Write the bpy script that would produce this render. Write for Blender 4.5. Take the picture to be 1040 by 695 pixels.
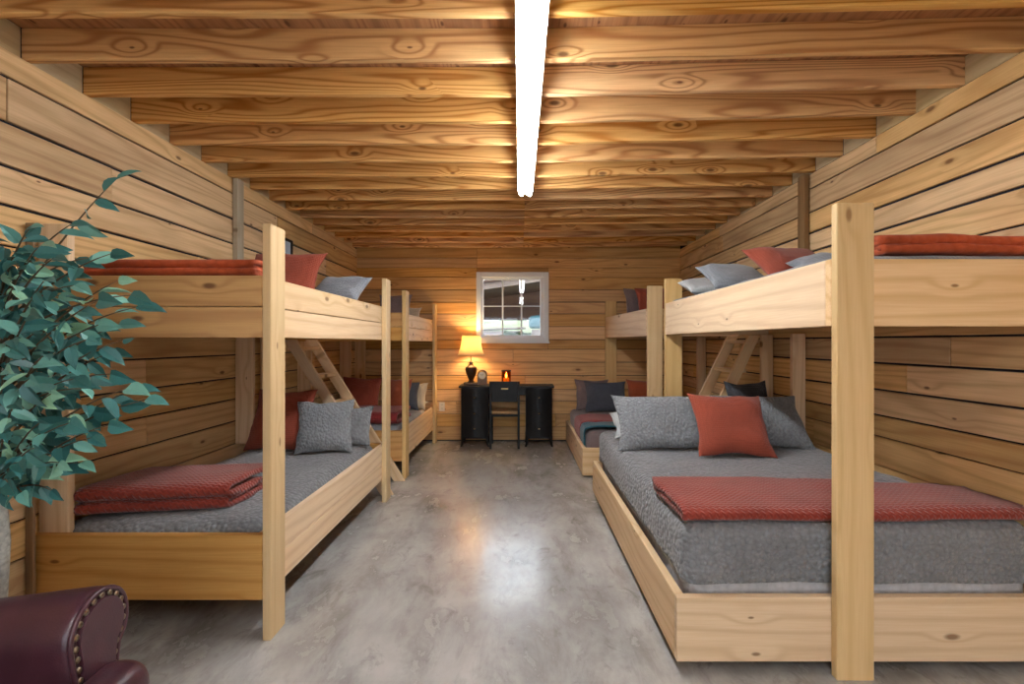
import bpy, bmesh, math, random
from mathutils import Vector, Matrix, Euler, noise
for o in list(bpy.data.objects): bpy.data.objects.remove(o)
scene = bpy.context.scene
C = scene.collection
R = math.radians
PI = math.pi
# ------------------------------------------------------------------ camera
CH = 1.332
cam_d = bpy.data.cameras.new('camera'); cam_d.sensor_width = 36; cam_d.lens = 18.0
cam_d.shift_x = -8/1040; cam_d.clip_start = .05
cam = bpy.data.objects.new('camera', cam_d); C.objects.link(cam)
cam.location = (0, 0, CH); cam.rotation_euler = (R(90), 0, 0)
scene.camera = cam
# ------------------------------------------------------------------ world and exposure
SKY = 3.4
TUBE = 37.0
world = bpy.data.worlds.new('world'); scene.world = world; world.use_nodes = True
bg = world.node_tree.nodes['Background']; bg.inputs[0].default_value = (.80, .90, 1, 1); bg.inputs[1].default_value = SKY
sun_d = bpy.data.lights.new('sun', 'SUN'); sun_d.energy = .7; sun_d.angle = R(3)
sun = bpy.data.objects.new('sun', sun_d); C.objects.link(sun); sun.rotation_euler = (R(38), R(12), R(20)); sun.location = (0, -8, 12)
vs = scene.view_settings
vs.view_transform = 'Standard'; vs.look = 'None'; vs.gamma = 1; vs.use_curve_mapping = False
vs.exposure = 0.75
# room
XL, XR, YB, YF = -2.20, 2.16, 6.89, -3.0
ZT = 2.587
# ------------------------------------------------------------------ node helpers
class NT:
    def __init__(s, name):
        s.m = bpy.data.materials.new(name); s.m.use_nodes = True
        s.t = s.m.node_tree; s.b = s.t.nodes['Principled BSDF']
    def n(s, typ, **kw):
        nd = s.t.nodes.new(typ)
        for k, v in kw.items(): setattr(nd, k, v)
        return nd
    def set(s, inp, v):
        if isinstance(v, bpy.types.NodeSocket): s.t.links.new(v, inp)
        else: inp.default_value = v
    def math(s, op, a, b=0.0, c=None):
        nd = s.n('ShaderNodeMath', operation=op); s.set(nd.inputs[0], a); s.set(nd.inputs[1], b)
        if c is not None: s.set(nd.inputs[2], c)
        return nd.outputs[0]
    def mix(s, f, a, b, mode='MIX'):
        nd = s.n('ShaderNodeMix', data_type='RGBA', blend_type=mode)
        s.set(nd.inputs[0], f)
        s.set(nd.inputs[6], a if isinstance(a, bpy.types.NodeSocket) else (*a, 1))
        s.set(nd.inputs[7], b if isinstance(b, bpy.types.NodeSocket) else (*b, 1))
        return nd.outputs[2]
    def mapr(s, v, a, b, c=0.0, d=1.0, smooth=False):
        nd = s.n('ShaderNodeMapRange'); nd.clamp = True
        if smooth: nd.interpolation_type = 'SMOOTHSTEP'
        s.set(nd.inputs[0], v)
        for i, q in enumerate((a, b, c, d)): nd.inputs[i+1].default_value = q
        return nd.outputs[0]
    def mapping(s, v, sc):
        nd = s.n('ShaderNodeMapping'); s.set(nd.inputs[0], v); nd.inputs['Scale'].default_value = sc
        return nd.outputs[0]
    def noise(s, v, scale, detail=2, dist=0.0, rough=.5):
        nd = s.n('ShaderNodeTexNoise'); s.set(nd.inputs['Vector'], v); nd.inputs['Scale'].default_value = scale
        nd.inputs['Detail'].default_value = detail; nd.inputs['Distortion'].default_value = dist; nd.inputs['Roughness'].default_value = rough
        return nd.outputs['Fac']
    def objco(s): return s.n('ShaderNodeTexCoord').outputs['Object']
    def rnd(s): return s.n('ShaderNodeObjectInfo').outputs['Random']
    def bump(s, h, st, dist=.01):
        nd = s.n('ShaderNodeBump'); nd.inputs['Strength'].default_value = st; nd.inputs['Distance'].default_value = dist
        s.set(nd.inputs['Height'], h); s.t.links.new(nd.outputs[0], s.b.inputs['Normal'])
    def color(s, v): s.set(s.b.inputs['Base Color'], v if isinstance(v, bpy.types.NodeSocket) else (*v, 1))
    def rough(s, v): s.set(s.b.inputs['Roughness'], v)

def srgb(r, g, b):
    f = lambda c: ((c/255+.055)/1.055)**2.4 if c > 10 else c/255/12.92
    return (f(r), f(g), f(b))

def wood(name, light, dark, knot, grain=5.0, ring=.6, tone=.16, rough=.55, stain=0.0, knots=.45, spec=.35, swirl_k=4.5):
    """board wood: grain along local X, differs board to board"""
    t = NT(name)
    r = t.rnd()
    off = t.n('ShaderNodeCombineXYZ')
    t.set(off.inputs[0], t.math('MULTIPLY', r, 41.0)); t.set(off.inputs[1], t.math('MULTIPLY', r, 17.3)); t.set(off.inputs[2], t.math('MULTIPLY', r, 63.7))
    va = t.n('ShaderNodeVectorMath', operation='ADD'); t.t.links.new(t.objco(), va.inputs[0]); t.t.links.new(off.outputs[0], va.inputs[1])
    co = va.outputs[0]
    n1 = t.noise(t.mapping(co, (.5, 5.0, 5.0)), 1.0, 1.5, .3)
    vor = t.n('ShaderNodeTexVoronoi', voronoi_dimensions='2D'); vor.inputs['Randomness'].default_value = .8; t.set(vor.inputs['Vector'], t.mapping(co, (2.3, 5.6, 1))); vor.inputs['Scale'].default_value = 1.0
    d = vor.outputs['Distance']
    sep = t.n('ShaderNodeSeparateColor'); t.t.links.new(vor.outputs['Color'], sep.inputs[0])
    on = t.math('GREATER_THAN', sep.outputs[0], 1-knots)
    swirl = t.math('MULTIPLY', t.mapr(d, 0, .34, 1, 0, True), on)
    sy = t.n('ShaderNodeSeparateXYZ'); t.t.links.new(co, sy.inputs[0])
    ph = t.math('ADD', t.math('ADD', t.math('MULTIPLY', n1, grain*6.283), t.math('MULTIPLY', sy.outputs[1], 95.0)), t.math('MULTIPLY', swirl, swirl_k))
    rg = t.math('POWER', t.math('MULTIPLY_ADD', t.math('SINE', ph), .5, .5), 3.0)
    fine = t.noise(t.mapping(co, (5, 150, 150)), 1.0, 2)
    big = t.noise(t.mapping(co, (1.3, 4, 4)), 1.0, 2)
    col = t.mix(t.math('MULTIPLY', rg, ring), light, dark)
    col = t.mix(t.mapr(fine, .35, .75, 0, .30), col, dark)
    if stain: col = t.mix(t.mapr(big, .52, .72, 0, stain), col, tuple(c*.55 for c in dark))
    dd = t.math('DIVIDE', d, t.math('MULTIPLY_ADD', sep.outputs[1], 1.0, .35))
    kn = t.math('MULTIPLY', t.mapr(dd, .03, .085, 1, 0, True), on)
    col = t.mix(t.math('MULTIPLY', kn, .85), col, knot)
    hs = t.n('ShaderNodeHueSaturation')
    r2 = t.math('FRACT', t.math('MULTIPLY', r, 7.77)); r3 = t.math('FRACT', t.math('MULTIPLY', r, 13.13))
    t.set(hs.inputs['Value'], t.math('MULTIPLY_ADD', r2, 2*tone, 1-tone)); t.set(hs.inputs['Saturation'], t.math('MULTIPLY_ADD', r3, .24, .88))
    t.t.links.new(col, hs.inputs['Color'])
    t.color(hs.outputs[0]); t.rough(t.mapr(fine, .2, .8, rough-.08, rough+.12)); t.b.inputs['Specular IOR Level'].default_value = spec
    t.bump(t.math('ADD', fine, t.math('MULTIPLY', rg, .3)), .18, .004)
    return t.m
def plain(name, col, rough=.5, metal=0.0, spec=.5, var=0.0, sc=30):
    t = NT(name)
    if var:
        n = t.noise(t.objco(), sc, 3)
        t.color(t.mix(t.mapr(n, .3, .7), tuple(c*(1-var) for c in col), tuple(min(1, c*(1+var)) for c in col)))
    else: t.color(col)
    t.rough(rough); t.b.inputs['Metallic'].default_value = metal; t.b.inputs['Specular IOR Level'].default_value = spec
    return t.m
def emit(name, col, st, base=(.9, .9, .9)):
    t = NT(name); t.color(base); t.b.inputs['Emission Color'].default_value = (*col, 1); t.b.inputs['Emission Strength'].default_value = st
    return t.m
def quilt_mat(name, col, sc=42, st=.55, rnd=.35, var=.12, sheen=.25):
    t = NT(name); co = t.objco()
    v = t.n('ShaderNodeTexVoronoi'); v.feature = 'SMOOTH_F1'; t.set(v.inputs['Vector'], t.mapping(co, (1, .75, 1))); v.inputs['Scale'].default_value = sc
    v.inputs['Randomness'].default_value = rnd; v.inputs['Smoothness'].default_value = .35
    d = v.outputs['Distance']
    fib = t.noise(co, 260, 2); big = t.noise(co, 5, 2)
    c = t.mix(t.mapr(big, .3, .7), tuple(x*(1-var) for x in col), tuple(x*(1+var) for x in col))
    c = t.mix(t.mapr(d, .35, .75, 0, .38), c, tuple(x*.5 for x in col))
    c = t.mix(t.mapr(fib, .4, .7, 0, .2), c, tuple(min(1, x*1.5) for x in col))
    t.color(c); t.rough(.85); t.b.inputs['Sheen Weight'].default_value = sheen; t.b.inputs['Specular IOR Level'].default_value = .2
    t.bump(t.math('SUBTRACT', t.math('MULTIPLY', fib, .12), d), st, .018)
    return t.m
def weave_mat(name, col, k=230, st=.7, dark=.5):
    """thick chevron-woven throw"""
    t = NT(name); co = t.objco()
    sp = t.n('ShaderNodeSeparateXYZ'); t.t.links.new(co, sp.inputs[0])
    zig = t.math('MULTIPLY', t.math('PINGPONG', sp.outputs[0], .014), 1.0)
    a = t.math('SINE', t.math('MULTIPLY', t.math('ADD', t.math('ADD', sp.outputs[1], sp.outputs[2]), zig), k))
    b = t.math('SINE', t.math('MULTIPLY', sp.outputs[0], 2*PI/.028))
    h = t.math('MULTIPLY_ADD', t.math('MULTIPLY', a, t.math('MULTIPLY_ADD', b, .3, .7)), .5, .5)
    fib = t.noise(co, 220, 2); big = t.noise(co, 7, 2)
    c = t.mix(t.mapr(big, .3, .7), tuple(x*.85 for x in col), tuple(x*1.12 for x in col))
    c = t.mix(t.mapr(h, 0, .6, dark, 0), c, tuple(x*.45 for x in col))
    t.color(c); t.rough(.9); t.b.inputs['Sheen Weight'].default_value = .3; t.b.inputs['Specular IOR Level'].default_value = .15
    t.bump(t.math('ADD', h, t.math('MULTIPLY', fib, .3)), st, .008)
    return t.m

M = {}
M['bed'] = wood('pine_bed', srgb(234, 204, 164), srgb(204, 164, 116), srgb(128, 86, 50), 3.6, .5, .09, knots=.38)
M['bed_warm_shaded'] = wood('pine_amber_shaded', srgb(208, 160, 96), srgb(170, 116, 58), srgb(105, 60, 28), 3.0, .55, .08, knots=.5)  # amber bed pine, with the left rails' shade mixed into its colour
M['post'] = wood('pine_post', srgb(222, 190, 138), srgb(198, 158, 102), srgb(150, 106, 62), 3.0, .35, .06, knots=.3)
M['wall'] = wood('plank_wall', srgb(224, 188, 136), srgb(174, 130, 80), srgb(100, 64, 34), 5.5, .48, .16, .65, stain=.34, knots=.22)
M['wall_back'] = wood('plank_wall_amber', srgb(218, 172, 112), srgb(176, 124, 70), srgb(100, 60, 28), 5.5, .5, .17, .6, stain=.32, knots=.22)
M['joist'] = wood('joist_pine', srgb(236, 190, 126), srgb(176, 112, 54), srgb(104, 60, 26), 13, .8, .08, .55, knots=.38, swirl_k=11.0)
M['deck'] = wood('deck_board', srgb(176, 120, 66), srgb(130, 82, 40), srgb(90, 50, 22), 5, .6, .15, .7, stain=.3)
M['block'] = wood('blocking_ply', srgb(205, 182, 140), srgb(170, 145, 105), srgb(120, 90, 60), 2, .4, .1, .7)
M['stud'] = wood('grey_stud', srgb(182, 170, 148), srgb(146, 132, 108), srgb(100, 80, 55), 3, .4, .08, .7)
M['stud_dark'] = wood('brown_stud', srgb(140, 110, 76), srgb(104, 76, 48), srgb(70, 46, 26), 3, .5, .08, .7)
M['backing'] = plain('wall_backing', (.012, .014, .022), .9, var=.3, sc=6)
M['grey_quilt'] = quilt_mat('grey_quilt', (.205, .210, .220), 48, .8, .85)
M['grey_sham'] = quilt_mat('grey_sham', (.215, .225, .238), 62, .7, .9)
M['blue_grey'] = quilt_mat('blue_grey_cotton', (.235, .255, .285), 60, .3)
M['slate'] = quilt_mat('slate_cotton', (.075, .085, .11), 70, .15)
M['char'] = quilt_mat('charcoal_cotton', (.045, .045, .05), 60, .3)
M['cream'] = quilt_mat('cream_cotton', (.62, .52, .38), 60, .15)
M['white_cloth'] = quilt_mat('white_cotton', (.46, .48, .49), 60, .15)
M['mauve'] = quilt_mat('mauve_cotton', (.20, .15, .15), 60, .15)
M['red'] = weave_mat('rust_red_throw', (.275, .040, .024))
M['rust'] = quilt_mat('rust_plush', (.46, .085, .028), 26, .4, .9, .25, .1)
M['red_pillow'] = quilt_mat('rust_pillow', (.30, .062, .034), 95, .35, .2, .15, .15)
M['orange_pillow'] = quilt_mat('orange_pillow', (.36, .08, .03), 95, .3, .2, .15, .4)
M['red2'] = quilt_mat('crimson_throw', (.26, .03, .03), 60, .4, .3)
M['teal'] = quilt_mat('teal_throw', (.02, .11, .15), 60, .4, .3)
M['mattress'] = quilt_mat('mattress_ticking', (.5, .5, .52), 35, .4, .6)
M['white'] = plain('white_paint', (.74, .76, .78), .4)
M['enamel'] = plain('white_enamel', (.8, .82, .84), .35)
M['tube'] = emit('fluorescent_tube', (.93, .97, 1), TUBE)
M['black_wood'] = plain('black_lacquer', (.007, .006, .006), .45, 0, .25, var=.3, sc=20)
M['brass'] = plain('brass', (.55, .38, .16), .3, 1.0)
M['seat_pad'] = plain('tan_seat', (.42, .26, .12), .8, var=.15)
M['plate'] = plain('outlet_plate', (.72, .66, .55), .4)
M['slot'] = plain('outlet_slot', (.03, .03, .03), .6)
# concrete
t = NT('polished_concrete'); co = t.objco()
n1 = t.noise(co, 1.0, 6, .3, .6); n2 = t.noise(t.mapping(co, (1, 1.9, 1)), 1.9, 8, .25, .66); n3 = t.noise(co, 40, 3)
c = t.mix(t.mapr(n2, .32, .68), srgb(132, 129, 124), srgb(194, 193, 190))
c = t.mix(t.mapr(n1, .42, .70, 0, .55), c, srgb(212, 211, 208))
n4 = t.noise(t.mapping(co, (1.2, 3.6, 1)), 1.4, 8, .4, .7)
c = t.mix(t.mapr(n4, .50, .70, 0, .6), c, srgb(116, 112, 106))
spot = t.mapr(t.noise(t.mapping(co, (1, 1.6, 1)), 4.5, 5, .6, .7), .56, .72, 0, .55)
c = t.mix(spot, c, srgb(98, 94, 88))
t.color(c); t.rough(t.mapr(n2, .3, .7, .30, .20)); t.b.inputs['IOR'].default_value = 1.5
t.b.inputs['Coat Weight'].default_value = .45; t.b.inputs['Coat Roughness'].default_value = .19
t.bump(t.math('ADD', n2, t.math('MULTIPLY', n3, .06)), .10, .02)
M['concrete'] = t.m
# glass: thin pane
t = NT('window_glass'); tr = t.n('ShaderNodeBsdfTransparent'); gl = t.n('ShaderNodeBsdfGlossy'); gl.inputs['Roughness'].default_value = .02
mx = t.n('ShaderNodeMixShader'); mx.inputs[0].default_value = .035
t.t.links.new(tr.outputs[0], mx.inputs[1]); t.t.links.new(gl.outputs[0], mx.inputs[2])
t.t.links.new(mx.outputs[0], t.t.nodes['Material Output'].inputs[0]); M['glass'] = t.m
# leather
t = NT('burgundy_leather'); co = t.objco()
big = t.noise(co, 6, 3, .5); fn = t.n('ShaderNodeTexVoronoi'); t.set(fn.inputs['Vector'], co); fn.inputs['Scale'].default_value = 190
t.color(t.mix(t.mapr(big, .3, .7), (.042, .014, .022), (.085, .028, .040))); t.rough(.33)
t.b.inputs['Specular IOR Level'].default_value = .6
t.bump(t.math('ADD', t.math('MULTIPLY', fn.outputs['Distance'], .25), t.math('MULTIPLY', big, 2)), .16, .006); M['leather'] = t.m
M['nail'] = plain('nailhead', (.32, .27, .2), .3, 1.0)
# leaf
t = NT('silk_leaf'); r = t.rnd(); co = t.objco()
ramp = t.n('ShaderNodeValToRGB'); t.t.links.new(r, ramp.inputs[0]); e = ramp.color_ramp.elements
e[0].position = 0; e[0].color = (.026, .125, .115, 1); e[1].position = 1; e[1].color = (.34, .62, .40, 1)
for p, cc in ((.3, (.032, .155, .15)), (.55, (.06, .23, .22)), (.82, (.17, .42, .35))):
    q = e.new(p); q.color = (*cc, 1)
t.color(ramp.outputs[0]); t.rough(.42); t.b.inputs['Specular IOR Level'].default_value = .5; M['leaf'] = t.m
M['bark'] = plain('pale_bark', (.42, .42, .38), .85, var=.3, sc=60)
M['twig'] = plain('brown_twig', (.11, .075, .04), .8, var=.2)
# ------------------------------------------------------------------ object helpers
W = {}
def link(name, data, world=None, parent=None, mat=None):
    o = bpy.data.objects.new(name, data); C.objects.link(o)
    world = world or Matrix.Identity(4)
    if parent is not None:
        o.parent = parent; o.matrix_parent_inverse = W[parent.name].inverted()
    o.matrix_basis = world; W[o.name] = world.copy()
    if mat is not None and data is not None and not data.materials: data.materials.append(mat)
    return o
def tag(o, label=None, cat=None, group=None, kind=None):
    if label: o['label'] = label
    if cat: o['category'] = cat
    if group: o['group'] = group
    if kind: o['kind'] = kind
    return o
def thing(name, loc, label, cat, group=None, rz=0):
    o = link(name, None, Matrix.Translation(loc) @ Matrix.Rotation(rz, 4, 'Z'))
    o.empty_display_size = .1
    return tag(o, label, cat, group)
def bm_mesh(bm, name, smooth=False):
    me = bpy.data.meshes.new(name); bmesh.ops.recalc_face_normals(bm, faces=bm.faces); bm.to_mesh(me); bm.free()
    if smooth:
        for p in me.polygons: p.use_smooth = True
    return me
def box_bm(sx, sy, sz, bev=.003, seg=1):
    bm = bmesh.new(); bmesh.ops.create_cube(bm, size=1)
    for v in bm.verts: v.co = Vector((v.co.x*sx, v.co.y*sy, v.co.z*sz))
    if bev: bmesh.ops.bevel(bm, geom=bm.edges[:], offset=bev, segments=seg, affect='EDGES', profile=.7)
    return bm
_cache = {}
def board(name, a, b, w, th, wdir, mat, parent=None, bev=.003):
    """a board from a to b (ends), width w along wdir, thickness th; grain runs along local X"""
    a, b = Vector(a), Vector(b); x = (b-a); L = x.length; x.normalize()
    y = Vector(wdir); y = (y - x*y.dot(x)).normalized(); z = x.cross(y)
    m = Matrix(((x.x, y.x, z.x, 0), (x.y, y.y, z.y, 0), (x.z, y.z, z.z, 0), (0, 0, 0, 1)))
    m.translation = (a+b)/2
    key = (round(L, 4), round(w, 4), round(th, 4), bev, mat.name)
    if key not in _cache:
        me = bm_mesh(box_bm(L, w, th, bev), name); me.materials.append(mat); _cache[key] = me
    return link(name, _cache[key], m, parent)
def bx(name, lo, hi, mat, parent=None, bev=.003, seg=1):
    """axis-aligned box lo..hi; grain along its longest side"""
    d = [hi[i]-lo[i] for i in range(3)]; c = [(hi[i]+lo[i])/2 for i in range(3)]
    k = max(range(3), key=lambda i: d[i])
    ax = [(1, 0, 0), (0, 1, 0), (0, 0, 1)]
    rest = [i for i in range(3) if i != k]; w = max(rest, key=lambda i: d[i]); th = min(rest, key=lambda i: d[i])
    if w == th: w, th = rest
    a = list(c); b = list(c); a[k] = lo[k]; b[k] = hi[k]
    return board(name, a, b, d[w], d[th], ax[w], mat, parent, bev)
def lathe(name, prof, loc, mat, parent=None, n=28, smooth=True):
    bm = bmesh.new(); rings = []
    for r, z in prof:
        rings.append([bm.verts.new((r*math.cos(2*PI*i/n), r*math.sin(2*PI*i/n), z)) for i in range(n)] if r > 1e-5 else [bm.verts.new((0, 0, z))])
    for p, q in zip(rings, rings[1:]):
        for i in range(n):
            j = (i+1) % n
            if len(p) == 1 and len(q) == 1: continue
            if len(p) == 1: bm.faces.new((p[0], q[i], q[j]))
            elif len(q) == 1: bm.faces.new((p[i], p[j], q[0]))
            else: bm.faces.new((p[i], p[j], q[j], q[i]))
    return link(name, bm_mesh(bm, name, smooth), Matrix.Translation(loc), parent, mat)
def tube_bm(bm, pts, rads, n=8, cap=True):
    pts = [Vector(p) for p in pts]; rings = []
    for i, p in enumerate(pts):
        d = (pts[min(i+1, len(pts)-1)] - pts[max(i-1, 0)]).normalized()
        u = d.orthogonal().normalized() if i == 0 else (u - d*u.dot(d)).normalized()
        v = d.cross(u)
        rings.append([bm.verts.new(p + (u*math.cos(2*PI*k/n) + v*math.sin(2*PI*k/n))*rads[i]) for k in range(n)])
    for p, q in zip(rings, rings[1:]):
        for k in range(n): bm.faces.new((p[k], p[(k+1) % n], q[(k+1) % n], q[k]))
    if cap: bm.faces.new(rings[0][::-1]); bm.faces.new(rings[-1])
def soft_box_bm(sx, sy, sz, rad, nx, ny, nz, amp=0.0, freq=4.0, seed=0, bottom=True):
    """rounded, slightly lumpy box centred at the origin; bottom=False leaves it open below"""
    bm = bmesh.new(); idx = {}
    hx, hy, hz = sx/2, sy/2, sz/2
    def lin(n, h):
        # finer towards the edges
        return [h*math.sin(PI/2*(2*i/n-1))*.55 + h*(2*i/n-1)*.45 for i in range(n+1)]
    X, Y, Z = lin(nx, hx), lin(ny, hy), lin(nz, hz)
    def vert(i, j, k):
        if (i, j, k) in idx: return idx[(i, j, k)]
        p = Vector((X[i], Y[j], Z[k]))
        r = rad
        zl = -hz if not bottom else -(hz-r)
        q = Vector((max(-(hx-r), min(hx-r, p.x)), max(-(hy-r), min(hy-r, p.y)), max(zl, min(hz-r, p.z))))
        d = p-q
        if d.length > 1e-6: p = q + d.normalized()*r
        if amp:
            s = Vector((seed*3.7, seed*1.3, 0))
            nv = Vector((noise.noise(p*freq+s), noise.noise(p*freq+s+Vector((9, 0, 0))), noise.noise(p*freq+s+Vector((0, 9, 0)))))
            p += nv*amp
        v = bm.verts.new(p); idx[(i, j, k)] = v; return v
    def face(a): 
        bm.faces.new([vert(*q) for q in a])
    for i in range(nx):
        for j in range(ny):
            face(((i, j, nz), (i+1, j, nz), (i+1, j+1, nz), (i, j+1, nz)))
            if bottom: face(((i, j, 0), (i, j+1, 0), (i+1, j+1, 0), (i+1, j, 0)))
    for i in range(nx):
        for k in range(nz):
            face(((i, 0, k), (i+1, 0, k), (i+1, 0, k+1), (i, 0, k+1))); face(((i, ny, k), (i, ny, k+1), (i+1, ny, k+1), (i+1, ny, k)))
    for j in range(ny):
        for k in range(nz):
            face(((0, j, k), (0, j, k+1), (0, j+1, k+1), (0, j+1, k))); face(((nx, j, k), (nx, j+1, k), (nx, j+1, k+1), (nx, j, k+1)))
    return bm
def solidify(o, th, off=-1):
    m = o.modifiers.new('thickness', 'SOLIDIFY'); m.thickness = th; m.offset = off
def pillow(label, base, w, h, T, lean, yaw, mat, seed=0, group=None, roll=0, sink=.0, name='pillow', flop=0.0):
    """base: middle of the lower edge; lean in degrees from flat (90 = upright); faces -Y before yaw"""
    n = 22; bm = bmesh.new(); top = {}; bot = {}
    s = Vector((seed*2.9, seed*5.1, 0))
    for i in range(n+1):
        for j in range(n+1):
            a, b = math.sin(PI/2*(2*i/n-1)), math.sin(PI/2*(2*j/n-1))
            px = a*w/2*(1-.11*(1-b*b)*abs(a)**1.5); py = b*h/2*(1-.12*(1-a*a)*abs(b)**1.5)
            t_ = T/2*((1-abs(a)**2.6)**.55)*((1-abs(b)**2.6)**.55)
            wr = noise.noise(Vector((px*6, py*6, 0))+s)*.020 + noise.noise(Vector((px*13, py*13, 3))+s)*.009
            e = min(1, 3.2*(1-abs(a))+0) * min(1, 3.2*(1-abs(b)))
            bend = -flop*max(0, b)**2*h
            px += noise.noise(Vector((b*2, a, 7))+s)*.012; py += noise.noise(Vector((a*2, b, 17))+s)*.014
            top[i, j] = bm.verts.new((px, py, t_ + wr*e + bend))
            if i in (0, n) or j in (0, n): bot[i, j] = top[i, j]
            else: bot[i, j] = bm.verts.new((px, py, -t_*.85 + wr*.6*e + bend))
    for i in range(n):
        for j in range(n):
            bm.faces.new((top[i, j], top[i+1, j], top[i+1, j+1], top[i, j+1]))
            bm.faces.new((bot[i, j], bot[i, j+1], bot[i+1, j+1], bot[i+1, j]))
    rot = Matrix.Rotation(R(yaw), 4, 'Z') @ Matrix.Rotation(R(lean), 4, 'X') @ Matrix.Rotation(R(roll), 4, 'Z')
    low = min((rot.to_3x3() @ v.co).z for v in bm.verts)
    me = bm_mesh(bm, name, True)
    upv = rot.to_3x3() @ Vector((0, h/2, 0))
    c = Vector(base) + upv; c.z = base[2] - low - sink
    return tag(link(name, me, Matrix.Translation(c) @ rot, None, mat), label, 'pillow', group)
def sheet(name, path, x0, x1, nx, th, mat, label=None, cat=None, group=None, amp=.006, seed=0, skew=None, parent=None, xfun=None):
    """cloth: a path of (y, z) points swept along x, thickened"""
    path = [Vector((0, p[0], p[1])) for p in path]
    # resample
    seg = [0]
    for a, b in zip(path, path[1:]): seg.append(seg[-1]+(b-a).length)
    n = max(8, int(seg[-1]/.022)); pts = []
    for i in range(n+1):
        s = seg[-1]*i/n; k = 0
        while k < len(seg)-2 and seg[k+1] < s: k += 1
        f = (s-seg[k])/max(1e-6, seg[k+1]-seg[k]); pts.append(path[k].lerp(path[k+1], f))
    for _ in range(2):
        pts = [pts[0]] + [(pts[i-1]+pts[i]*2+pts[i+1])/4 for i in range(1, n)] + [pts[n]]
    cx = (x0+x1)/2; cy = sum(p.y for p in pts)/len(pts); cz = min(p.z for p in pts)
    bm = bmesh.new(); g = {}
    for i in range(nx+1):
        u = i/nx; x = x0+(x1-x0)*u
        for j, p in enumerate(pts):
            q = Vector((x, p.y, p.z)); s = Vector((seed*1.7, seed*4.1, 0))
            q += Vector((noise.noise(Vector((j*.13, 0, 2))+s)*.02 if i in (0, nx) else 0, noise.noise(q*3+s)*amp*1.6, noise.noise(q*5+s)*amp))
            if skew: q = skew(q, u, j/n)
            g[i, j] = bm.verts.new(q-Vector((cx, cy, cz)))
    for i in range(nx):
        for j in range(n): bm.faces.new((g[i, j], g[i+1, j], g[i+1, j+1], g[i, j+1]))
    me = bm_mesh(bm, name, True)
    o = link(name, me, Matrix.Translation((cx, cy, cz)), parent, mat); solidify(o, th, 0)
    return tag(o, label, cat, group)
random.seed(7)
# ------------------------------------------------------------------ floor, ceiling
fl = bx('floor', (XL-.2, YF-.2, -.12), (XR+.2, YB+.2, 0), M['concrete'], None, 0); tag(fl, 'grey mottled polished concrete floor', kind='structure')
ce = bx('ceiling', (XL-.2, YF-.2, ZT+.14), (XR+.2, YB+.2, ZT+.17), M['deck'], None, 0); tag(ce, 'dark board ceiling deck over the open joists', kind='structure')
k = -15
while True:
    yb = 1.99 + .3205*k; k += 1
    if yb < YF+.05: continue
    if yb > YB-.02: break
    y = yb-.019
    board('joist', (XL-.05, y, ZT+.07), (.045, y, ZT+.07), .139, .038, (0, 0, 1), M['joist'], ce)
    board('joist', (.046, y, ZT+.07), (XR+.05, y-.055*2.1*min(1, max(0, y)/3), ZT+.07), .139, .038, (0, 0, 1), M['joist'], ce)
# ------------------------------------------------------------------ walls
def rows_of(rel):
    zs = [CH+r for r in rel]
    return list(zip(zs[1:], zs[:-1]))
relL = [1.255, 1.14, .94, .754, .584, .412, .24, .07, -.10, -.275, -.44, -.61, -.785, -.955, -1.13, -1.32]
relR = [1.25, 1.137, .964, .81, .667, .502, .34, .18, .03, -.126, -.286, -.44, -.567, -.74, -.92, -1.1, -1.32]
relB = [1.392, 1.13, 1.0, .87, .705, .536, .377, .21, .033, -.1, -.27, -.45, -.638, -.8, -.97, -1.14, -1.32]
wL = bx('wall_left', (XL-.14, YF-.2, 0), (XL-.012, YB+.2, ZT+.14), M['backing'], None, 0); tag(wL, 'left wall of pale horizontal pine planks', kind='structure')
wR = bx('wall_right', (XR+.012, YF-.2, 0), (XR+.14, YB+.2, ZT+.14), M['backing'], None, 0); tag(wR, 'right wall of horizontal pine planks', kind='structure')
GAP = {2: .016, 4: .010}
for wall, rel, X, sg in ((wL, relL, XL, 1), (wR, relR, XR, -1)):
    for ri, (z0, z1) in enumerate(rows_of(rel)):
        y = YF
        cut = YF + random.uniform(1.8, 3.4)
        gap = random.choice((.006, .009, .012)) if ri not in (1, 3) else (.018 if wall is wL or ri == 3 else .009)
        while y < YB-.01:
            e = min(YB, cut)
            if YB-e < .5: e = YB
            jit = random.uniform(-.004, .003)
            board('plank', (X-sg*.004+sg*jit, y+.0015, (z0+z1)/2), (X-sg*.004+sg*jit, e-.0015, (z0+z1)/2), z1-z0-gap, .022, (0, 0, 1), M['wall'], wall)
            y = e; cut = e + random.choice((2.44, 3.05, 3.66))
    # pale blocking between the joist ends
    xx = X-sg*.02
    k = -15
    while True:
        yb = 1.99+.3205*k; k += 1
        if yb < YF+.3: continue
        if yb > YB-.3: break
        off = 0 if sg > 0 else -.055*2.1*min(1, max(0, yb)/3)
        bx('blocking', (xx-.012, yb+.004+off, ZT), (xx+.012, yb+.276+off, ZT+.138), M['block'], wall)
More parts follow.
